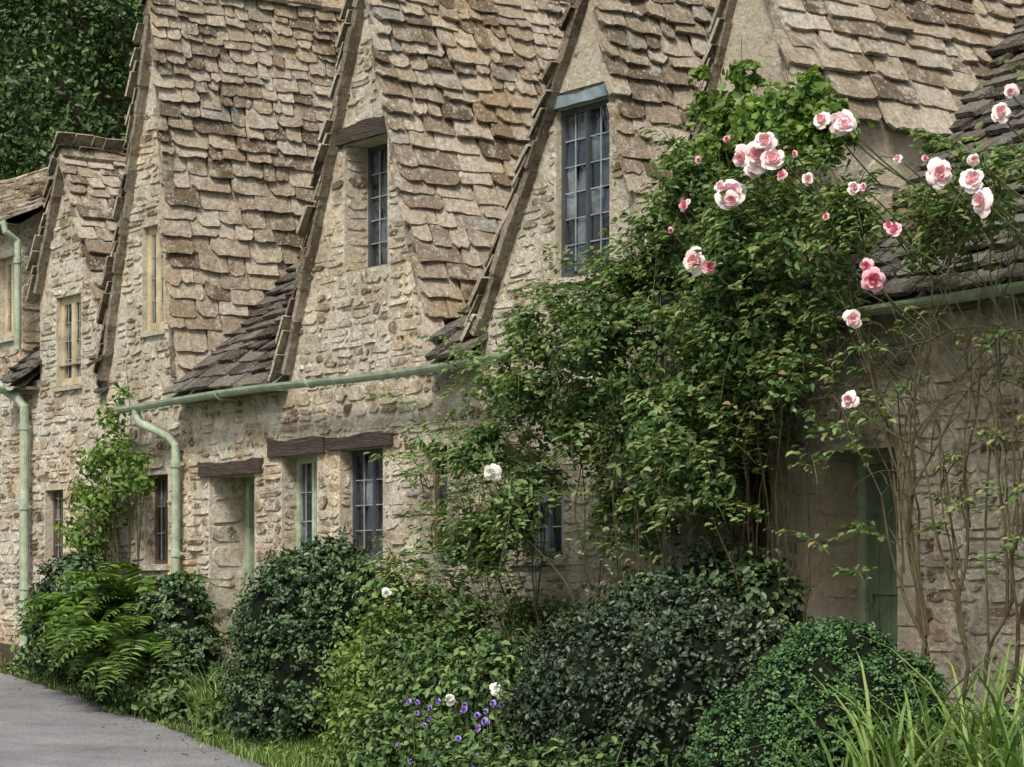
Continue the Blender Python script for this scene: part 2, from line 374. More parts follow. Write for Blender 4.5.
def make_cottage(name,x0,x1,eave,gables,opens,darkmain=True,ridgeY=5.4,pitch=.9):
    root=empty(name)
    zm=lambda y: eave+pitch*(y+.2)
    def gh(x):
        t=-1
        for G in gables:
            if G[0]<=x<=G[4]:
                t=max(t, G[1]+(G[3]-G[1])*(x-G[0])/(G[2]-G[0]) if x<G[2] else G[5]+(G[3]-G[5])*(G[4]-x)/(G[4]-G[2]))
        return t
    top=lambda x: max(eave-.04,gh(x)-.03)
    brk=[v for G in gables for v in (G[0],G[2],G[4])]
    brk=brk+[b_+1e-3 for b_ in brk]
    wz=-1.0
    fpos=lambda a_,b_,n:(a_,-n,b_)
    w=Acc(); wall_sheet(w,x0,x1,wz,top,opens,brk,fpos)
    st=Acc()
    op2=[(o[0]-.01,o[1]+.01,o[2]-.01,o[3]+.01) for o in opens]
    stones(st,x0,x1,-.5,top,op2,fpos)
    ra=Acc(); da=Acc(); vb=Acc(); sb=Acc()
    c=math.cos(math.atan(pitch)); s_=math.sin(math.atan(pitch))
    vlen=(ridgeY+.2)/c
    slates(da if darkmain else ra,(x0-.1,-.24,eave-.03),(1,0,0),(0,c,s_),(0,-s_,c),lambda v:(0,x1-x0+.2),vlen,lambda p: zm(p.y)>gh(p.x)-.12)
    zr=zm(ridgeY); yb0=.03
    vb.add([(x0-.05,yb0,zm(yb0)-.07),(x1+.05,yb0,zm(yb0)-.07),(x1+.05,ridgeY,zr-.06),(x0-.05,ridgeY,zr-.06)],[(0,1,2,3)],.3)
    vb.add([(x0-.05,ridgeY,zr),(x1+.05,ridgeY,zr),(x1+.05,ridgeY*2+.2,eave),(x0-.05,ridgeY*2+.2,eave)],[(0,1,2,3)],.3)
    gs=sorted([(G[0],G[4]) for G in gables]); xx=x0
    for (p,q) in gs+[(x1,x1)]:
        if p-xx>.08:
            vb.add([(xx,-.2,eave-.06),(p,-.2,eave-.06),(p,yb0,zm(yb0)-.07),(xx,yb0,zm(yb0)-.07)],[(0,1,2,3)],.3)
            sb.obox((xx,-.17,eave-.10),(p-xx,0,0),(0,.17,0),(0,0,.035),.2)
        xx=max(xx,q)
    w.add([(x0,ridgeY*2,wz),(x1,ridgeY*2,wz),(x1,ridgeY*2,eave),(x0,ridgeY*2,eave)],[(0,1,2,3)],.5)
    for X in (x0,x1):
        w.add([(X,0.002,wz),(X,ridgeY*2,wz),(X,ridgeY*2,eave-.1),(X,ridgeY,zr-.1),(X,0.002,eave-.06)],[(0,1,2,3,4)],.5)
        sgn=1 if X==x1 else -1
        stones(st,0,ridgeY*2,-.5,lambda a_: min(zm(a_)-.2, zr-(a_-ridgeY)*pitch-.2),[],lambda a_,b_,n_:(X+sgn*n_,a_,b_),hmin=.1,hmax=.18,wmin=.2,wmax=.5)
    k=x0
    while k<x1:
        L=R(.35,.5); ra.obox((k,ridgeY-.14,zr-.1),(L-.01,0,0),(0,.16,.15),(0,.02,-.03)); ra.obox((k,ridgeY+.14,zr-.1),(L-.01,0,0),(0,-.16,.15),(0,-.02,-.03)); k+=L
    for gi,G in enumerate(gables):
        xl,zl,xa,za,xr,zr_=G
        for side in (0,1):
            fx,fz=(xl,zl) if side==0 else (xr,zr_)
            d=Vector((xa-fx,0,za-fz)); L=d.length; V_=d.normalized()
            N=Vector((-V_.z,0,V_.x)) if side==0 else Vector((V_.z,0,-V_.x))
            O=Vector((fx,-.15,fz))-V_*.14
            ylen=lambda v,V_=V_,O=O: (0.0,((O+V_*v).z-eave)/pitch-.2+.35+.16)
            slates(ra,O,(0,1,0),V_,N,ylen,L+.1,lambda p,xa=xa,side=side: zm(p.y)<p.z+.18 and ((p.x<xa+.03) if side==0 else (p.x>xa-.03)))
            yb=lambda z:(z-eave)/pitch-.2
            F0=Vector((fx,0,fz)); A0=Vector((xa,0,za))
            vb.add([F0+Vector((0,-.09,0))-N*.03,A0+Vector((0,-.09,0))-N*.03,Vector((xa,yb(za)+.1,za))-N*.03,Vector((fx,max(0,yb(fz))+.1,fz))-N*.03],[(0,1,2,3)],.3)
            t=0
            while t<L:
                l=min(R(.12,.34),L-t)
                sb.obox(F0+V_*t+Vector((0,-.105+R(-.015,.015),0))-N*R(.075,.09),V_*(l-.002)+N*R(-.01,.01),Vector((0,.12,0)),N*R(.065,.085)); t+=l
        y=-.1; ye=(za-eave)/pitch
        while y<ye:
            l=R(.35,.5)
            for sg in (-1,1): ra.obox((xa+sg*.1,y,za-.1),(0,l-.01,0),(-sg*.11,0,.19),(-sg*.02,0,-.035))
            y+=l
        for (X,z0,sg) in ((xl,zl,-1),(xr,zr_,1)):
            if z0>eave+.6:
                ye=(z0-eave)/pitch-.2
                w.add([(X,.002,eave-.1),(X,ye,z0),(X,.002,z0)],[(0,1,2)],.5)
                stones(st if gi!=len(gables)-1 else ash,0,ye,eave,lambda a_,z0=z0:z0-.02,[],lambda a_,b_,n_,X=X,sg=sg:(X+sg*n_,a_,b_),hmin=.16,hmax=.3,wmin=.3,wmax=.65,proud=(.004,.01),split=0)
    w.build('wall_mortar',M['mortar'],root); st.build('wall_stones',M['stone'],root)
    ra.build('gable_roof_slates',M['slate'],root)
    if da.v: da.build('main_roof_slates',M['slate_dark'],root)
    vb.build('roof_underlay',M['verge'],root); sb.build('verge_and_eave_bedding',M['verge'],root)
    return root

def fit_window(root,tag,x0,x1,z0,z1,depth=.16,lights=2,cols=2,rows=5,frame='frame_dark',lead='lead',fw=.035,sill=True,mull=None,lintel=None,reveal='render'):
    mull=mull or fw
    rv=Acc(); e=.001
    for X in (x0,x1): rv.add([(X,-.004,z0),(X,depth+.05,z0),(X,depth+.05,z1),(X,-.004,z1)],[(0,1,2,3)])
    rv.add([(x0,-.004,z1),(x1,-.004,z1),(x1,depth+.05,z1),(x0,depth+.05,z1)],[(0,1,2,3)])
    rv.add([(x0,-.004,z0),(x1,-.004,z0),(x1,depth+.05,z0+.02),(x0,depth+.05,z0+.02)],[(0,1,2,3)])
    rv.build(tag+'_reveal',M[reveal],root)
    if depth>.11:
        js=Acc(); stones(js,0,depth-.005,z0,lambda a_:z1,[],lambda a_,b_,n_:(x0+n_,a_,b_),hmin=.08,hmax=.2,wmin=.12,wmax=.3,proud=(.002,.012)); js.build(tag+'_jamb_stones',M['stone'],root)
    fr=Acc(); y0,y1=depth,depth+.045
    fr.box(x0+e,x0+fw,y0,y1,z0+e,z1-e); fr.box(x1-fw,x1-e,y0,y1,z0+e,z1-e)
    fr.box(x0+fw+e,x1-fw-e,y0,y1,z1-fw,z1-e); fr.box(x0+fw+e,x1-fw-e,y0-.02,y1,z0+e,z0+fw+.01)
    gl=Acc(); ld=Acc(); W=(x1-x0-2*fw-(lights-1)*mull)/lights
    for i in range(lights):
        a_=x0+fw+i*(W+mull)
        if i: fr.box(a_-mull+e,a_-e,y0-.005,y1,z0+fw+.012,z1-fw-e)
        zb,zt=z0+fw+.01,z1-fw
        s=.014
        fr.box(a_+e,a_+s,y0+.004,y1-.006,zb+e,zt-e); fr.box(a_+W-s,a_+W-e,y0+.004,y1-.006,zb+e,zt-e)
        fr.box(a_+s,a_+W-s,y0+.004,y1-.006,zt-s,zt-e); fr.box(a_+s,a_+W-s,y0+.004,y1-.006,zb+e,zb+s)
        cw=(W-2*s)/cols; rh=(zt-zb-2*s)/rows
        for cI in range(cols):
            for rI in range(rows):
                xa=a_+s+cI*cw; za=zb+s+rI*rh; t1=R(-.012,.012); t2=R(-.012,.012); yb=y0+.03
                gl.add([(xa,yb+t1+t2,za),(xa+cw,yb-t1+t2,za),(xa+cw,yb-t1-t2,za+rh),(xa,yb+t1-t2,za+rh)],[(0,1,2,3)])
                if rI: ld.box(xa+.003,xa+cw-.003,y0+.004,y0+.012,za-.0045,za+.0045)
            if cI: ld.box(a_+s+cI*cw-.0045,a_+s+cI*cw+.0045,y0+.003,y0+.013,zb+s,zt-s)
    fr.build(tag+'_frame',M[frame],root); gl.build(tag+'_glass',M['glass'],root)
    if ld.v: ld.build(tag+'_glazing_bars',M[lead],root)
    bk=Acc(); bk.add([(x0,depth+.06,z0),(x1,depth+.06,z0),(x1,depth+.06,z1),(x0,depth+.06,z1)],[(0,1,2,3)]); bk.build(tag+'_interior',M['dark'],root)
    if sill:
        s_=Acc(); s_.beam(x0-.05,x1+.05,-.045,.0,z0-.06,z0-.012,j=.006); s_.build(tag+'_sill',M['render'],root)
    if lintel:
        l0,l1,hh,mt=lintel; s_=Acc()
        s_.beam(l0,l1,-.045,.03,z1+.003,z1+hh,j=.009); s_.build(tag+'_lintel',M[mt],root)
def fit_door(root,tag,x0,x1,z0,z1,depth,lintel=None,paintm='door_green',quoin=True,framem='green_paint'):
    rv=Acc(); st=Acc()
    for X in (x0,x1): rv.add([(X,-.004,z0),(X,depth+.1,z0),(X,depth+.1,z1),(X,-.004,z1)],[(0,1,2,3)],.8)
    rv.add([(x0,-.004,z1),(x1,-.004,z1),(x1,depth+.1,z1),(x0,depth+.1,z1)],[(0,1,2,3)],.4)
    rv.add([(x0,-.2,z0),(x1,-.2,z0),(x1,depth+.1,z0),(x0,depth+.1,z0)],[(0,1,2,3)],.4)
    stones(st,0,depth,z0,lambda a_:z1-.01,[],lambda a_,b_,n_:(x0+n_,a_,b_),hmin=.14,hmax=.3,wmin=.2,wmax=.45,proud=(.004,.014),split=.2)
    z=z0
    while quoin and z<z1:
        h=R(.2,.36)
        for X,sg in ((x0,-1),(x1,1)):
            w=R(.12,.2); xa,xb=(X-w,X-.004) if sg<0 else (X+.004,X+w)
            st.box(xa,xb,-.026,.01,z+.006,min(z+h,z1)-.006,j=.005)
        z+=h
    rv.build(tag+'_reveal',M['render'],root); st.build(tag+'_jamb_stones',M['ashlar' if quoin else 'stone'],root)
    d=Acc(); fw=.08
    d.box(x0+.001,x0+fw,depth,depth+.07,z0,z1-.001); d.box(x1-fw,x1-.001,depth,depth+.07,z0,z1-.001); d.box(x0+fw,x1-fw,depth,depth+.07,z1-fw,z1-.001)
    d.build(tag+'_frame',M[framem],root)
    d=Acc(); n=6; W=(x1-x0-2*fw)/n
    for i in range(n): d.box(x0+fw+i*W+.003,x0+fw+(i+1)*W-.003,depth+.03+R(0,.004),depth+.06,z0+.02,z1-fw-.003)
    for zz in (.35,1.0,1.6): d.box(x0+fw+.01,x1-fw-.01,depth+.018,depth+.03,z0+zz,z0+zz+.05)
    d.tube([(x0+fw+.08,depth-.01,z0+1.02),(x0+fw+.08,depth-.01,z0+.94)],.012); d.build(tag+'_plank_door',M[paintm],root)
    if lintel:
        l0,l1,hh,mt=lintel; s_=Acc(); s_.beam(l0,l1,-.05,.03,z1+.004,z1+hh,j=.009); s_.build(tag+'_lintel',M[mt],root)

ash=Acc()
sh=.13
G1=(-8.1+sh,3.3,-6.76+sh,7.6,-6.2+sh,3.2)
G2=(-3.98+sh,3.08,-2.42+sh,6.87,-1.25+sh,3.12)
G3=(-.62+sh,3.2,1.17+sh,6.2,1.95+sh,3.15)
G4=(2.12,3.2,3.08+sh,6.13,3.9,4.5)
main_open=[(-7.05,-6.55,3.75,4.9),(-2.78,-2.01,3.97,5.18),(.66,1.40,3.55,4.97),
 (-5.5,-4.54,.0,2.11),(-3.98,-3.3,1.25,2.25),(-2.87,-2.09,1.2,2.27),(-1.46,-1.0,1.25,2.25),(.05,.75,1.2,1.95),(3.9,4.78,-.1,1.95),(-7.0,-6.45,1.2,2.18),(8.2,9.2,.9,2.0),(2.45,3.4,-.1,1.9)]
cot=make_cottage('stone_cottage',-7.97,13,3.0,[G1,G2,G3,G4],main_open)
ash.build('dormer_cheek_ashlar',M['ashlar'],cot)
a=Acc()
for (G,zc) in ((G3,5.1),(G4,4.2)):
    xl,zl,xa,za,xr,zr_=G; f=lambda z:xl+(xa-xl)*(z-zl)/(za-zl)+.02; h=lambda z:xr+(xa-xr)*(z-zr_)/(za-zr_)-.02
    if zc<zr_: hx=lambda z: xr-.02 if z<zr_ else h(z)
    else: hx=h
    zz=[zc+(za-.06-zc)*i/8 for i in range(9)]
    for p,q in zip(zz[:-1],zz[1:]):
        w_=lambda z:-.028-.004*math.sin(z*9)
        a.add([(f(p),w_(p),p),(hx(p),w_(p),p),(hx(q),w_(q),q),(f(q),w_(q),q)],[(0,1,2,3)],.6)
a.build('rendered_gable_apex',M['render'],cot)
fit_window(cot,'gable_window_a',*main_open[0],depth=.06,lights=2,cols=2,rows=4,frame='cream_paint',fw=.07,mull=.09)
fit_window(cot,'gable_window_b',*main_open[1],depth=.26,lights=2,cols=2,rows=5,frame='frame_dark',lintel=(-2.86,-1.96,.17,'oak'),sill=False)
fit_window(cot,'gable_window_c',*main_open[2],depth=.05,lights=2,cols=2,rows=6,frame='frame_dark',lintel=(.58,1.5,.10,'blue_paint'))
fit_door(cot,'cottage_door',*main_open[3],depth=.42,lintel=(-5.66,-4.36,.14,'oak'),quoin=False)
fit_window(cot,'ground_window_a',*main_open[4],depth=.16,frame='green_paint',lintel=(-4.22,-3.13,.17,'oak'),rows=3,fw=.05)
fit_window(cot,'ground_window_b',*main_open[5],depth=.14,frame='frame_dark',lintel=(-3.08,-1.88,.13,'oak'),rows=4)
fit_window(cot,'ground_window_c',*main_open[6],depth=.16,lights=1,frame='frame_brown',rows=4)
fit_window(cot,'ground_window_d',*main_open[7],depth=.12,frame='frame_dark',rows=3)
fit_door(cot,'end_cottage_door',*main_open[8],depth=.42)
fit_window(cot,'ground_window_e',*main_open[9],depth=.12,frame='frame_brown',rows=3)
fit_window(cot,'ground_window_f',*main_open[10],depth=.12,frame='green_paint',rows=3)
fit_door(cot,'added_dark_doorway',*main_open[11],depth=.6,paintm='frame_brown',framem='frame_brown',quoin=False)  # doorway added to make a dark recess; dark brown paint deepens it
G0=(-9.75,4.46,-8.98,6.05,-8.02,4.3)
op2=[(-9.28,-8.62,3.3,4.34),(-9.6,-9.1,1.1,2.1)]
cot2=make_cottage('stone_cottage',-10.3,-7.975,3.4,[G0],op2,ridgeY=3.4)
fit_window(cot2,'gable_window',*op2[0],depth=.06,frame='cream_paint',fw=.07,mull=.09,rows=4)
fit_window(cot2,'ground_window',*op2[1],depth=.1,frame='frame_brown',rows=3)
op3=[(-10.95,-10.5,4.0,4.98),(-13.5,-12.7,4.0,4.9),(-12.4,-11.7,1.2,2.2)]
cot3=make_cottage('stone_cottage',-18,-10.32,5.4,[],op3,ridgeY=1.7,pitch=.6,darkmain=False)
fit_window(cot3,'upper_window_a',*op3[0],depth=.08,frame='cream_paint',fw=.06,rows=4)
fit_window(cot3,'upper_window_b',*op3[1],depth=.08,frame='cream_paint',fw=.06,rows=4)
fit_window(cot3,'ground_window',*op3[2],depth=.08,frame='cream_paint',fw=.06,rows=4)

def gutter(root,x0,x1,z,y=-.3,r=.066):
    a=Acc(); n=9; xs=np.arange(x0,x1,.3)
    for p,q in zip(xs[:-1],xs[1:]):
        vs=[];w1=.018*math.sin(p*1.1);w2=.018*math.sin(q*1.1)
        for X,wv in ((p,w1),(q,w2)):
            for rr in (r,r-.008):
                for k in range(n):
                    t=math.pi+math.pi*k/(n-1); vs.append((X,y+rr*math.cos(t),z+wv+rr*math.sin(t)))
        fs=[]
        for k in range(n-1):
            fs+= [(k,k+1,2*n+k+1,2*n+k),(n+k,n+k+1,3*n+k+1,3*n+k)]
        fs+=[(0,n,3*n,2*n),(n-1,2*n-1,4*n-1,3*n-1)]
        a.add(vs,fs)
    X=x0+.5
    while X<x1:
        a.tube([(X,y-r-.004,z+.01)]+[(X,y+(r+.006)*math.cos(math.pi+math.pi*k/6),z+(r+.006)*math.sin(math.pi+math.pi*k/6)) for k in range(7)]+[(X,-.0,z-.02)],.009,5)
        X+=1.8
    a.tube([(x0-.005,y,z-.002),(x0+.01,y,z-.002)],r*.98,12)
    a.build('gutter',M['green_paint'],root,smooth=False)
gutter(cot,-7.0,13,2.93)
gutter(cot3,-18,-10.0,5.33); gutter(cot2,-10.25,-9.85,3.33)
def pipe(root,pts,zb,zt,r=.042):
    a=Acc(); a.tube(pts,r,12)
    X,Y=pts[-1][0],pts[-1][1]; z=zt
    while z>zb:
        a.tube([(X,Y,z),(X,Y,z-.07)],r+.012,12); a.box(X-.07,X+.07,Y+.035,Y+.06,z-.05,z-.02); z-=.95
    a.build('downpipe',M['green_paint'],root)
pipe(cot,[(-6.6,-.3,2.9),(-6.6,-.3,2.8),(-6.55,-.29,2.72),(-6.35,-.2,2.64),(-6.17,-.13,2.56),(-6.08,-.1,2.46),(-6.08,-.1,2.2),(-6.08,-.1,-.3)],0,2.3,.048)
pipe(cot3,[(-10.32,-.3,3.45),(-10.3,-.3,3.4),(-10.2,-.27,3.32),(-10.02,-.16,3.2),(-9.93,-.12,3.1),(-9.93,-.12,2.9),(-9.93,-.12,.1)],.3,2.9,.055)
pipe(cot3,[(-10.12,-.3,5.3),(-10.12,-.28,5.2),(-10.12,-.12,5.1),(-10.12,-.12,3.8)],4.4,4.9,.04)

# ---------------------------------------------------------------- trees
def tree(name,base,h,cr,nl,leaf=.13,mat='tree_leaf'):
    root=empty(name); a=Acc(); B=Vector(base)
    a.tube([B+Vector((R(-.1,.1),R(-.1,.1),h*.6*i/6)) for i in range(7)],[.38*(1-.11*i) for i in range(7)],10)
    cl=[]
    for i in range(26):
        an=R(0,6.28); rr=cr*math.sqrt(R(.05,1))*.8; zz=h*R(.35,.95); k=1-abs(zz/h-.6)*1.1
        c=B+Vector((math.cos(an)*rr*k,math.sin(an)*rr*k,zz)); cl.append((*c,cr*R(.24,.4)))
        s=B+Vector((0,0,zz*.55)); a.tube(bez(s,(s+c)/2+Vector((0,0,.6)),c,6),[.13,.11,.09,.07,.05,.02],6)
    a.build('trunk_and_limbs',M['bark'],root)
    P,N,t=clumps(cl,nl,sub=.26,per=34,inner=.4); leaves('crown_leaves',P,N,leaf*1.2,M[mat],root,rnd=np.clip(t**1.3,0,1),aspect=.55)
tree('broadleaf_tree',(-24,9,.1),14,5.5,52000,.10)
tree('broadleaf_tree',(-31,3.5,.1),18,6,40000,.12)
tree('broadleaf_tree',(-34,11,.1),20,7,32000,.16)
cl=[(-42+R(-5,5)+i*1.4,9+i*1.2+R(-3,3),R(1,17),R(2.2,4)) for i in range(22)]+[(-45+R(-8,8),R(-4,8),R(1,18),R(2.5,4)) for i in range(16)]
wood_=empty('distant_trees'); P,N,t=clumps(cl,30000,sub=.3,per=24,inner=.5); leaves('foliage',P,N,.38,M['tree_leaf'],wood_,rnd=t*.6,aspect=.6)
for i,c in enumerate(cl[::3]): 
    a=Acc(); a.tube([(c[0],c[1],0),(c[0],c[1],c[2])],.25,7); a.build('trunk_%d'%i,M['bark'],wood_)

# ---------------------------------------------------------------- climbing rose
rose=empty('climbing_rose')
RC=[(3.42,3.85,.26),(3.76,3.55,.38),(4.4,3.3,.38),(2.85,3.45,.33),(2.4,3.25,.26),(2.02,3.0,.24),(3.42,3.06,.5),(4.2,2.85,.45),(2.58,2.76,.48),(3.54,2.4,.5),(1.6,2.6,.3),(1.85,2.19,.4),(2.83,2.06,.48),(3.75,2.05,.36),
(.78,2.1,.22),(.53,1.35,.28),(1.53,1.6,.32),(2.3,1.5,.34),(-.22,1.0,.22),(.4,.68,.32),(1.0,.6,.33),(1.15,2.0,.26),(4.1,2.35,.3),(3.5,1.7,.33),(3.9,1.65,.25)]
RA=[(4.5,3.75,.24),(4.75,3.5,.24),(5.1,3.25,.32),(5.7,3.3,.24),(6.2,3.38,.24),(6.6,3.5,.24),(6.8,3.85,.24),(5.0,2.9,.3),(4.75,2.5,.22),(6.95,3.3,.2),(5.4,3.4,.2),(6.9,2.2,.18),(6.6,2.55,.15),(4.9,2.2,.2),(.5,2.6,.18),(1.1,3.0,.18),(.2,2.2,.16)]
mk=lambda L:[(x,-.75+.35*math.sin(i*2.3),z,r) for i,(x,z,r) in enumerate(L)]
cl=mk(RC); ca=mk(RA)
P,N,t=clumps(cl,54000,sub=.3,per=14,flat=.85,inner=.08)
ok=(P[:,1]<-.08)&gaps(P,5.5,-.28); leaves('leaves',P[ok],N[ok],.064,M['rose_leaf'],rose,rnd=t[ok]*.88)
P,N,t=clumps(ca,6000,sub=.45,per=8,flat=.9,inner=.05)
ok=(P[:,1]<-.08)&gaps(P,6,-.45); leaves('outer_leaves',P[ok],N[ok],.064,M['rose_leaf'],rose,rnd=np.clip(t[ok]+.1,0,1))
cl2=[(4.15,-.45,4.3,.22),(3.8,-.35,4.35,.23),(3.35,-.3,4.45,.18),(3.1,-.3,4.2,.18),(4.5,-.5,4.1,.2),(3.45,-.3,4.75,.12),(4.3,-.4,4.5,.14),(4.6,-.5,4.3,.12),(2.75,-.3,4.25,.14),(3.0,-.3,4.6,.12),(2.95,-.3,4.85,.08),(2.6,-.3,3.9,.15)]
P,N,t=clumps(cl2,3300,sub=.55,per=7,inner=.02); leaves('young_leaves',P,N,.072,M['vine_leaf'],rose,rnd=t,aspect=.8)
a=Acc()
bases=[(3.9,-.5,-.2),(3.1,-.5,-.2),(2.3,-.5,-.2),(1.2,-.5,-.2),(.3,-.6,-.3)]
def nearest(c):
    b_=min(bases,key=lambda b_:abs(b_[0]-c[0])+R(0,1.2)); return (b_[0]+R(-.3,.3),b_[1]+R(-.15,.15),b_[2])
def cane(b_,mid,e,r0,n=16,wob=.02,seg=6):
    p=bez(b_,mid,e,n); ph=R(0,6); p=[q+Vector((wob*math.sin(i*1.1+ph)+R(-.01,.01),wob*.7*math.cos(i*.9+ph),0)) for i,q in enumerate(p)]
    a.tube(p,[r0*(1-.75*i/n) for i in range(n)],seg); return p
for c in cl+cl2:
    for k in range(2):
        e=Vector((c[0]+R(-.3,.3),c[1]+R(-.2,.1),c[2]+R(-.2,.3))); b_=nearest(c)
        cane(b_,(Vector(b_)+e)/2+Vector((R(-.9,.9),R(-.2,.1),R(-.2,.7))),e,R(.005,.012),wob=.03)
forks=[]
for (bx,mx,ex,ez) in ((6.15,6.0,5.55,1.35),(6.25,6.35,6.25,1.6),(6.3,6.6,6.85,1.4),(6.1,5.9,5.9,1.9),(6.35,6.9,7.2,1.7)):
    p=cane((bx,-.9,-.25),(mx,-.95,.6),(ex,-.9+R(-.15,.15),ez),.021,wob=.03); forks.append(p)
for f in forks:
    for k in range(6):
        o=f[random.randint(7,15)]; dx=R(-1.2,1.0); e=Vector((min(max(o.x+dx,4.4),7.6),R(-1.2,-.5),R(2.2,3.4)))
        m=Vector((o.x+dx*R(.0,.3),o.y+R(-.2,.1),o.z+(e.z-o.z)*R(.5,.9))); q=cane(o,m,e,R(.006,.012),14,.02,5)
        for s in range(4):
            w0=q[random.randint(4,12)]; e2=w0+Vector((R(-.5,.5),R(-.2,.2),R(-.25,.4))); a.tube(bez(w0,(w0+e2)/2+Vector((0,0,.12)),e2,7),[.005,.0045,.004,.004,.003,.003,.002],4)
for k in range(16):
    x0=R(4.6,6.2); x1=x0+R(-1.0,1.2); cane((x0,-.8,R(2.0,2.9)),((x0+x1)/2,-1.1,R(2.0,3.0)),(x1,-1.0,R(1.5,2.4)),.006,12,.02,4)
a.build('canes',M['cane'],rose)
a=Acc(); LP=[];LN=[];LA=[]
def spray(o,e,lf=.06):
    m=(Vector(o)+Vector(e))/2+Vector((0,0,R(.05,.2))); p=bez(o,m,e,8); a.tube(p,[.005-.0005*i for i in range(8)],4)
    for i in range(1,8):
        d=(p[i]-p[i-1]).normalized()
        for s in (-1,1):
            if random.random()<.25: continue
            side=d.cross(Vector((0,0,1))).normalized()*s
            ax=(d*R(.2,.8)+side+Vector((R(-.3,.3),R(-.3,.3),R(-.5,.2)))).normalized()
            for q in range(3):
                LP.append(p[i]+ax*(.03+q*lf*.75)+Vector((R(-.01,.01),R(-.01,.01),R(-.01,.01)))); LN.append(Vector((R(-.4,.4),R(-.9,.2),1))); LA.append(ax+Vector((R(-.5,.5),R(-.5,.5),R(-.3,.3))))
for k in range(330):
    c=random.choice(cl); d=Vector((R(-1,1),R(-.8,.2),R(-.6,1))).normalized(); o=Vector(c[:3])+d*c[3]*.7
    spray(o,o+d*R(.15,.48)+Vector((0,0,R(-.25,.08))))
for k in range(130):
    c=random.choice(ca[:11]); d=Vector((R(-1,1),R(-.8,.2),R(-.5,.7))).normalized(); o=Vector(c[:3])+d*c[3]*.4
    spray(o,o+d*R(.2,.45)+Vector((0,0,R(-.2,.08))))
for k in range(34):
    o=Vector((R(5.0,7.3),R(-1.2,-.5),R(1.0,2.6))); spray(o,o+Vector((R(-.4,.4),R(-.2,.2),R(-.2,.3))))
for k in range(46):
    o=Vector((R(-.8,1.3),R(-.6,-.3),R(1.0,2.9))); spray(o,o+Vector((R(-.5,.2),R(-.2,.1),R(-.2,.4))))
a.build('twigs',M['green_stem'],rose)
leaves('spray_leaves',LP,LN,.062,M['rose_leaf'],rose,A=np.array(LA),center=False,rnd=np.clip(rng.random(len(LP))*.75+.25,0,1))

def bloom(V,F,C,c,r,face):
    f=Vector(face).normalized(); ax=f.cross(Vector((.2,.1,1))).normalized(); ay=f.cross(ax); op=R(.75,1.25); oval=R(.8,1.05)
    for ring,(npet,cup,rr,tone) in enumerate(((5,.1,1.0,.95),(6,.4,.9,.8),(5,.8,.70,.5),(5,1.15,.48,.3),(3,1.5,.3,.05))):
        off=R(0,6); cup=cup*op
        for i in range(npet):
            t0=off+2*math.pi*i/npet+R(-.25,.25); n0=len(V); wd=2*math.pi/npet*R(1.2,1.5); sc=R(.75,1.15); tw=R(-.25,.25); cp=cup+R(-.15,.15)
            for u in range(4):
                uu=u/3
                for v in range(5):
                    vv=v/4-.5; e=1-.3*(abs(vv)*2)**2.5*uu+R(-.04,.04)*uu
                    th=t0+vv*wd*min(1,.6+.5*uu)
                    rad=r*rr*sc*e*(math.sin(uu*1.5))*(1-.25*min(cp,1)*uu)
                    hgt=r*rr*sc*e*(cp*.75*uu**1.3)-(.16*r*uu**3 if ring<2 else 0)+tw*r*vv*uu+R(-.02,.02)*r+.03*r*ring+.02*r*(i%2)
                    V.append(Vector(c)+(ax*math.cos(th)*oval+ay*math.sin(th))*rad+f*hgt)
            pt=R(-.15,.15)
            for u in range(3):
                for v in range(4):
                    F.append((n0+u*5+v,n0+u*5+v+1,n0+(u+1)*5+v+1,n0+(u+1)*5+v)); C.append(min(1,max(0,tone+pt+R(-.05,.05)+.15*(u-1))))
def flowers(name,lst,mat,parent):
    V=[];F=[];C=[]
    for (x,y,z,r) in lst: bloom(V,F,C,(x,y,z),r,(R(.1,1.3),R(-1,-.5),R(-.3,.6)))
    np_mesh(name,np.array([tuple(v) for v in V]),np.array(F),mat,C,parent,True)
pk=[(4.95,3.84,.125),(4.76,3.85,.09),(5.12,3.78,.095),(5.05,3.92,.08),(5.74,3.93,.10),(5.63,3.96,.07),(5.82,3.9,.07),(4.64,3.62,.115),(4.71,3.57,.07),(4.32,3.2,.10),(6.67,3.48,.105),(6.93,3.41,.09),(7.03,3.26,.10),(6.86,3.44,.06),(5.88,2.66,.07),(5.8,2.155,.07),(5.87,3.5,.055),(4.86,3.74,.06),(6.98,3.52,.045),(5.4,3.62,.05),(6.3,3.62,.035),(7.14,3.78,.07),(4.56,3.68,.05),(7.2,3.9,.05)]
flowers('pink_blooms',[(x,-1.46+R(-.05,.05),z,r) for x,z,r in pk],M['pink'],rose)
hp=[(6.04,2.9,.10),(5.98,2.99,.06),(4.15,3.61,.055),(6.24,3.19,.06),(6.18,3.22,.045),(5.17,3.68,.045),(4.42,3.15,.06),(5.95,3.5,.03),(4.3,3.9,.03),(4.0,3.45,.03),(5.3,3.8,.03),(4.6,4.0,.03),(5.6,3.35,.03),(6.5,3.6,.03)]
flowers('deep_pink_blooms',[(x,-1.44,z,r) for x,z,r in hp],M['hotpink'],rose)
wh=[(1.73,-1.4,1.85,.08),(.2,-1.4,.91,.045),(2.95,-2.2,.23,.05),(2.35,-2.2,.13,.055)]
flowers('white_blooms',wh,M['white'],rose)
a=Acc()
for x,z,r in pk+hp:
    a.tube(bez((x,-1.42,z-.02),(x+R(-.1,.1),-1.2,z-.2),(x+R(-.25,.25),-.85,z-.35),6),.006,5)
for (x,y,z,r) in wh:
    a.tube(bez((x,y+.02,z-.02),(x,y+.1,z-.2),(x-.1,y+.4,z-.5),6),.005,5)
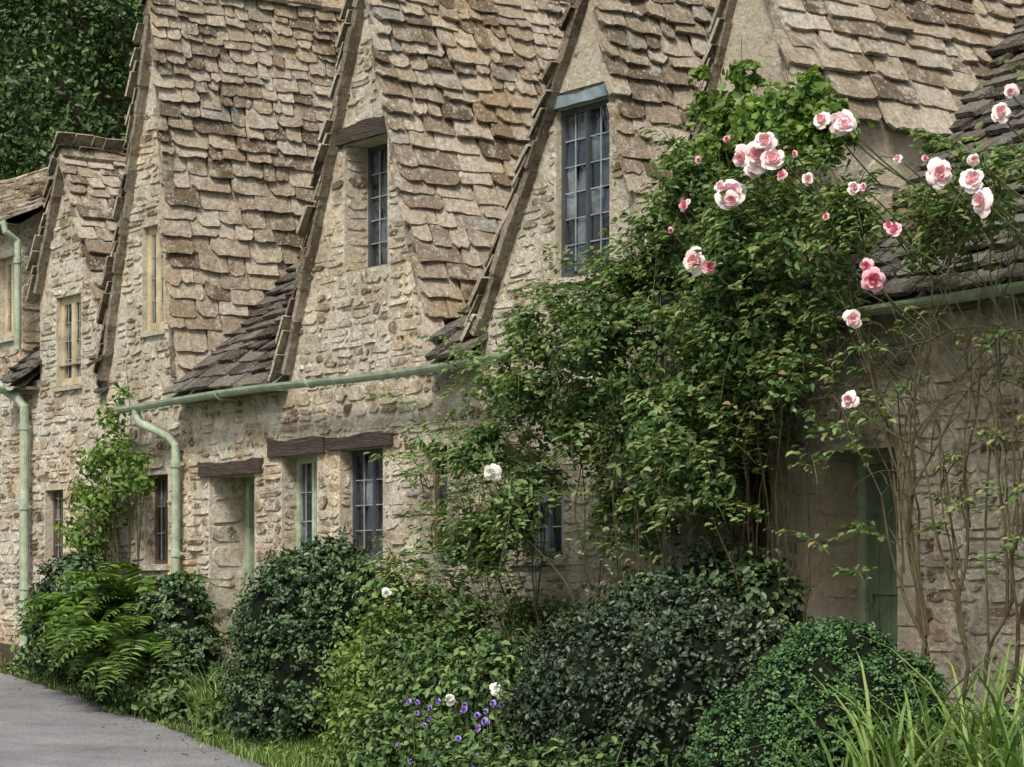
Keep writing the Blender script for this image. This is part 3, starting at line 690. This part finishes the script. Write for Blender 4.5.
a.build('flower_stalks',M['green_stem'],rose)

wc=empty('wall_climber')
cl=[(-7.1,-.35,2.45,.22),(-6.9,-.3,2.1,.22),(-7.4,-.3,1.9,.28),(-6.55,-.35,2.3,.15),(-7.2,-.3,2.8,.15),(-7.7,-.3,1.5,.28),(-6.9,-.3,3.05,.1),(-7.5,-.3,2.3,.2),(-6.3,-.35,2.05,.12),(-7.9,-.3,2.0,.18),(-8.2,-.3,1.6,.15)]
P,N,t=clumps(cl,2500,sub=.6,per=6,inner=.02); leaves('leaves',P,N,.072,M['vine_leaf'],wc,rnd=t,aspect=.6)
a=Acc()
for c in cl*2: a.tube(bez((-7.2+R(-.35,.35),-.15,.1),(-7.2+R(-.6,.6),-.2,1.3),(c[0]+R(-.2,.2),c[1],c[2]+R(0,.3)),10),[.010-.0008*i for i in range(10)],5)
a.build('stems',M['cane'],wc)

# ---------------------------------------------------------------- shrubs
def shrub(name,lobes,nl,leaf,mat,per=14,sub=.16,core=.8,aspect=.6,twigs=30,inner=.72,sprouts=0):
    root=empty(name)
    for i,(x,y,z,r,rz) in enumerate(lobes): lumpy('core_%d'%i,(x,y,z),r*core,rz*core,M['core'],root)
    P,N,t=clumps(lobes,nl,sub=sub,per=per,inner=inner)
    a=Acc(); XP=[];XN=[]
    for k in range(twigs+sprouts):
        x,y,z,r,rz=random.choice(lobes); d=Vector((R(-1,1),R(-1,.4),R(-.1,1))).normalized(); o=Vector((x,y,z))
        f=R(.98,1.1) if k<twigs else R(1.1,1.35); e=o+Vector((d.x*r,d.y*r,d.z*rz))*f
        a.tube([o,e],.005,4)
        for s in range(14):
            q=o+(e-o)*R(.75,1.0); XP.append(tuple(q+Vector((R(-1,1),R(-1,1),R(-1,1)))*leaf*.9)); XN.append((d.x+R(-.6,.6),d.y+R(-.6,.6),.5+R(-.5,.5)))
    P=np.concatenate([P,np.array(XP)]); N=np.concatenate([N,np.array(XN)]); t=np.concatenate([t,rng.uniform(.4,1,len(XP))])
    leaves('leaves',P,N,leaf,M[mat],root,rnd=t,aspect=aspect)
    x,y,z,r,rz=lobes[0]
    for k in range(5): a.tube([(x+R(-.1,.1),y+R(-.1,.1),z-rz-.15),(x+R(-.2,.2),y+R(-.2,.2),z)],.02,6)
    a.build('twigs',M['cane'],root); return root
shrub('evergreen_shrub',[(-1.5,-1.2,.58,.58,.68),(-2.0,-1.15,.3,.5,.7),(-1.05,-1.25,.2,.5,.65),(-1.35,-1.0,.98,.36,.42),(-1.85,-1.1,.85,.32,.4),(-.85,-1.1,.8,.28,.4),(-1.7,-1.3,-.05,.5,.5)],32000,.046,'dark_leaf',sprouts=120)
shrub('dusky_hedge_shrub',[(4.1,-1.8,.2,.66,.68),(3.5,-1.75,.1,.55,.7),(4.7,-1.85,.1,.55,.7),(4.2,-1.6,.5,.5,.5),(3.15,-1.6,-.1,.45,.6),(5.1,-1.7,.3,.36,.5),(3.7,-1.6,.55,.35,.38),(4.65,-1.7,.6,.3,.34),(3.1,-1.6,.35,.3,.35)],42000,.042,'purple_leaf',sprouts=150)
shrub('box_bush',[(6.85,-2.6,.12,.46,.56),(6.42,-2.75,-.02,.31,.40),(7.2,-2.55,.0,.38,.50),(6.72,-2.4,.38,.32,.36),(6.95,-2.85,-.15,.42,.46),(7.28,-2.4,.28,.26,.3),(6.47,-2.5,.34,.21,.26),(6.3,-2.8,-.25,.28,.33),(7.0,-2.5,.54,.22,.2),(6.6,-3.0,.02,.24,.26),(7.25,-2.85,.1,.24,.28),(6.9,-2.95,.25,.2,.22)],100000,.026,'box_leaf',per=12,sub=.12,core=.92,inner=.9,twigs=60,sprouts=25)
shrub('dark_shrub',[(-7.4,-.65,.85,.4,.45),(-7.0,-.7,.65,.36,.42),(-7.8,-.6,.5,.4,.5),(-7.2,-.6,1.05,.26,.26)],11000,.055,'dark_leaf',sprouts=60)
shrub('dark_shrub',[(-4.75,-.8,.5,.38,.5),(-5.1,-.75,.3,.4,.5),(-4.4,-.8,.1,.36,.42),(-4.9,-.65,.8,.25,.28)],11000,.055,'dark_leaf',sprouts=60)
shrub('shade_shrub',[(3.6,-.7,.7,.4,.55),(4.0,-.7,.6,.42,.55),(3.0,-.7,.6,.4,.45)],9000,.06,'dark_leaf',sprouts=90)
def leafy(name,cl,n,size,mat,**k):
    root=empty(name); P,N,t=clumps(cl,n,**k); leaves('leaves',P,N,size,M[mat],root,rnd=t)
    a=Acc()
    for c in cl:
        for i in range(7): a.tube(bez((c[0]+R(-.1,.1),c[1]+R(-.05,.05),bedz(c[0],c[1])-.02),(c[0],c[1],c[2]),(c[0]+R(-1,1)*c[3],c[1]+R(-.6,.6)*c[3],c[2]+R(.2,1)*c[3]),6),.005,4)
    a.build('stems',M['green_stem'],root); return root
leafy('perennial_plants',[(.1,-1.5,.3,.33),(-.2,-1.4,.05,.32),(.3,-1.6,-.1,.33),(.0,-1.55,-.25,.3),(.65,-1.5,.05,.3),(.5,-1.8,-.3,.28),(.2,-1.4,.65,.2),(-.35,-1.3,.45,.18)],7500,.052,'light_leaf',sub=.5,per=6,inner=.02)
leafy('garden_foliage',[(.9,-1.4,.3,.4),(1.4,-1.5,.2,.4),(1.0,-1.8,-.2,.4),(1.7,-1.8,-.1,.4),(2.3,-1.7,.2,.4),(2.1,-2.0,-.3,.35),(2.8,-2.0,-.35,.3),(1.4,-2.1,-.4,.3),(-.2,-1.0,.7,.35),(.4,-1.1,.4,.4)],13000,.066,'mid_leaf',sub=.4,per=8,inner=.02)
leafy('low_ground_plants',[(-4.2,-1.15,-.15,.22),(-4.7,-1.1,-.1,.22),(-5.2,-1.1,-.1,.25),(-5.8,-1.0,.0,.25),(-6.3,-.95,.05,.22),(-2.6,-1.4,-.3,.2),(-6.9,-.8,.15,.2),(-7.8,-.7,.25,.2),(-8.8,-.5,.2,.16),(-8.3,-.55,.35,.25)],6000,.09,'mid_leaf',sub=.4,per=8,inner=.05)
leafy('low_leafy_plants',[(2.6,-2.4,-.45,.3),(3.4,-2.6,-.4,.35),(4.2,-2.7,-.4,.35),(5.0,-2.8,-.4,.4),(5.7,-2.9,-.4,.35),(5.9,-2.3,-.1,.35),(7.8,-2.2,-.1,.4),(8.3,-2.6,-.2,.4)],8000,.06,'mid_leaf',sub=.35,per=8,inner=.05)
def fern(name,centres,nf,L):
    root=empty(name); a=Acc(); P=[];N=[];A=[];Z=[]
    for (x,y,zo) in centres:
        z=bedz(x,y)+zo
        for k in range(nf):
            an=R(0,6.28); l=L*R(.65,1.15); d=Vector((math.cos(an),math.sin(an),0)); o=Vector((x,y,z))
            e=o+d*l*.75+Vector((0,0,l*R(.15,.8))); m=o+d*l*.25+Vector((0,0,l*.95)); p=bez(o,m,e,24); a.tube(p,[.006*(1-.03*i) for i in range(24)],4,cap=False)
            for i in range(4,24):
                t=(p[i]-p[i-1]).normalized(); s=t.cross(Vector((0,0,1))).normalized(); nn=s.cross(t)
                ll=.17*l/.8*math.sin(math.pi*min(1,(i-1)/23*.85+.12))
                for sg in (-1,1): P.append(p[i]); N.append(nn+Vector((R(-.2,.2),R(-.2,.2),R(-.2,.2)))); A.append(s*sg+t*.35); Z.append(max(.02,ll))
    a.build('stalks',M['green_stem'],root)
    leaves('pinnae',[tuple(v) for v in P],[tuple(v) for v in N],Z,M['fern_leaf'],root,A=np.array([tuple(v) for v in A]),aspect=.24,center=False)
fern('fern',[(-5.6,-.95,.15),(-5.9,-.85,.2),(-5.3,-1.0,.1),(-6.3,-.85,.2),(-4.95,-1.05,0),(-6.0,-.6,.4),(-6.6,-.8,.15),(-5.5,-.7,.4)],32,1.12)
def blades(name,cs,n,L,w,mat,spread=.15,lean=.5):
    root=empty(name); V=[];F=[];C=[]
    for (x,y) in cs:
        for k in range(n):
            bx=x+random.gauss(0,spread); by=y+random.gauss(0,spread*.7); o=Vector((bx,by,bedz(bx,by)-.02)); an=R(0,6.28); l=L*R(.5,1.2); d=Vector((math.cos(an),math.sin(an),0))
            e=o+d*l*R(.15,lean*1.5)+Vector((0,0,l*R(.45,.95))); m=o+d*l*.1+Vector((0,0,l*.75)); p=bez(o,m,e,6); s=Vector((-d.y,d.x,0)); 
            s=(s+Vector((R(-.5,.5),R(-.5,.5),0))).normalized(); n0=len(V)
            for i,q in enumerate(p):
                ww=w*(.6+.4*math.sin(math.pi*i/5))*(1-(i/5)**3*.95); V.append(q-s*ww/2); V.append(q+s*ww/2)
            c=random.random()
            for i in range(5): F.append((n0+2*i,n0+2*i+1,n0+2*i+3,n0+2*i+2)); C.append(c)
    np_mesh('blades',np.array([tuple(v) for v in V]),np.array(F),M[mat],C,root)
blades('iris_clump',[(7.9,-2.9),(8.3,-3.0),(7.7,-3.1),(8.6,-2.7),(8.9,-3.1),(8.1,-3.3),(8.2,-2.6),(8.8,-2.5),(8.5,-2.9),(7.8,-2.6)],44,1.25,.024,'grass_blade',.14)
blades('ornamental_grass',[(-3.0,-1.3),(-2.8,-1.35),(-2.6,-1.45),(-3.2,-1.2)],70,.7,.014,'grass_blade',.1,.7)
blades('lawn_edge_grass',[(-2.6+.2*i,edge(-2.6+.2*i)+.1+.17*j) for i in range(22) for j in range(4)],80,.16,.009,'grass_blade',.12)
blades('verge_grass',[(-10.6+.35*i,edge(-10.6+.35*i)+.08) for i in range(24)],50,.11,.008,'grass_blade',.1)
vi=empty('violet_flowers'); V=[];F=[];C=[]; a=Acc()
for k in range(44):
    x,y=R(1.6,2.9),R(-2.35,-2.0); z=R(-.55,.12)
    bloom(V,F,C,(x,y,z),R(.018,.034),(R(-.3,.9),-1,R(0,.8))); a.tube([(x,y+.02,z),(x+R(-.05,.05),y+.08,bedz(x,y+.08))],.004,4)
np_mesh('petals',np.array([tuple(v) for v in V]),np.array(F),M['violet'],C,vi,True); a.build('stalks',M['green_stem'],vi)
n=12000; x=rng.uniform(-10,12,n); e=np.interp(x,EX,EY); y=e+(-e)*rng.uniform(.1,1,n)
z=np.array([bedz(p,q) for p,q in zip(x,y)])+rng.uniform(.0,.09,n)
leaves('ground_cover',np.stack([x,y,z],1),np.stack([rng.normal(0,.5,n),rng.normal(-.2,.5,n),np.ones(n)],1),.055,M['mid_leaf'])
n=90; x=rng.uniform(-10,2,n); y=np.interp(x,EX,EY)-np.abs(rng.normal(0,.3,n)); z=np.interp(x,GX,GZ)+.014
leaves('fallen_leaves',np.stack([x,y,z],1),np.stack([rng.normal(0,.2,n),rng.normal(0,.2,n),np.ones(n)],1),.035,M['bark'])

# ---------------------------------------------------------------- light & camera
w=bpy.data.worlds.new('World'); S.world=w; w.use_nodes=True; nt=w.node_tree
bg=nt.nodes['Background']; sky=nt.nodes.new('ShaderNodeTexSky'); sky.sky_type='NISHITA'; sky.sun_disc=False
EL,AZ=50,146
sky.sun_elevation=math.radians(EL); sky.sun_rotation=math.radians(AZ); sky.air_density=1.0; sky.dust_density=4; sky.ozone_density=.5
nt.links.new(sky.outputs[0],bg.inputs[0]); bg.inputs[1].default_value=.15
sl=bpy.data.lights.new('sun','SUN'); sl.energy=3.6; sl.angle=math.radians(14); sl.color=(1,.97,.91)
so=bpy.data.objects.new('sun',sl); S.collection.objects.link(so)
d=Vector((math.sin(math.radians(AZ))*math.cos(math.radians(EL)),math.cos(math.radians(AZ))*math.cos(math.radians(EL)),math.sin(math.radians(EL))))
so.rotation_euler=d.to_track_quat('Z','Y').to_euler(); so.location=(0,-20,30)
cam=bpy.data.cameras.new('camera'); co=bpy.data.objects.new('camera',cam); S.collection.objects.link(co)
co.location=(17.6,-12.32,.95); co.rotation_euler=(math.radians(90),0,math.radians(55))
cam.sensor_width=36; cam.lens=87.4; cam.shift_y=.1997; cam.clip_end=2000; cam.clip_start=.1
S.camera=co
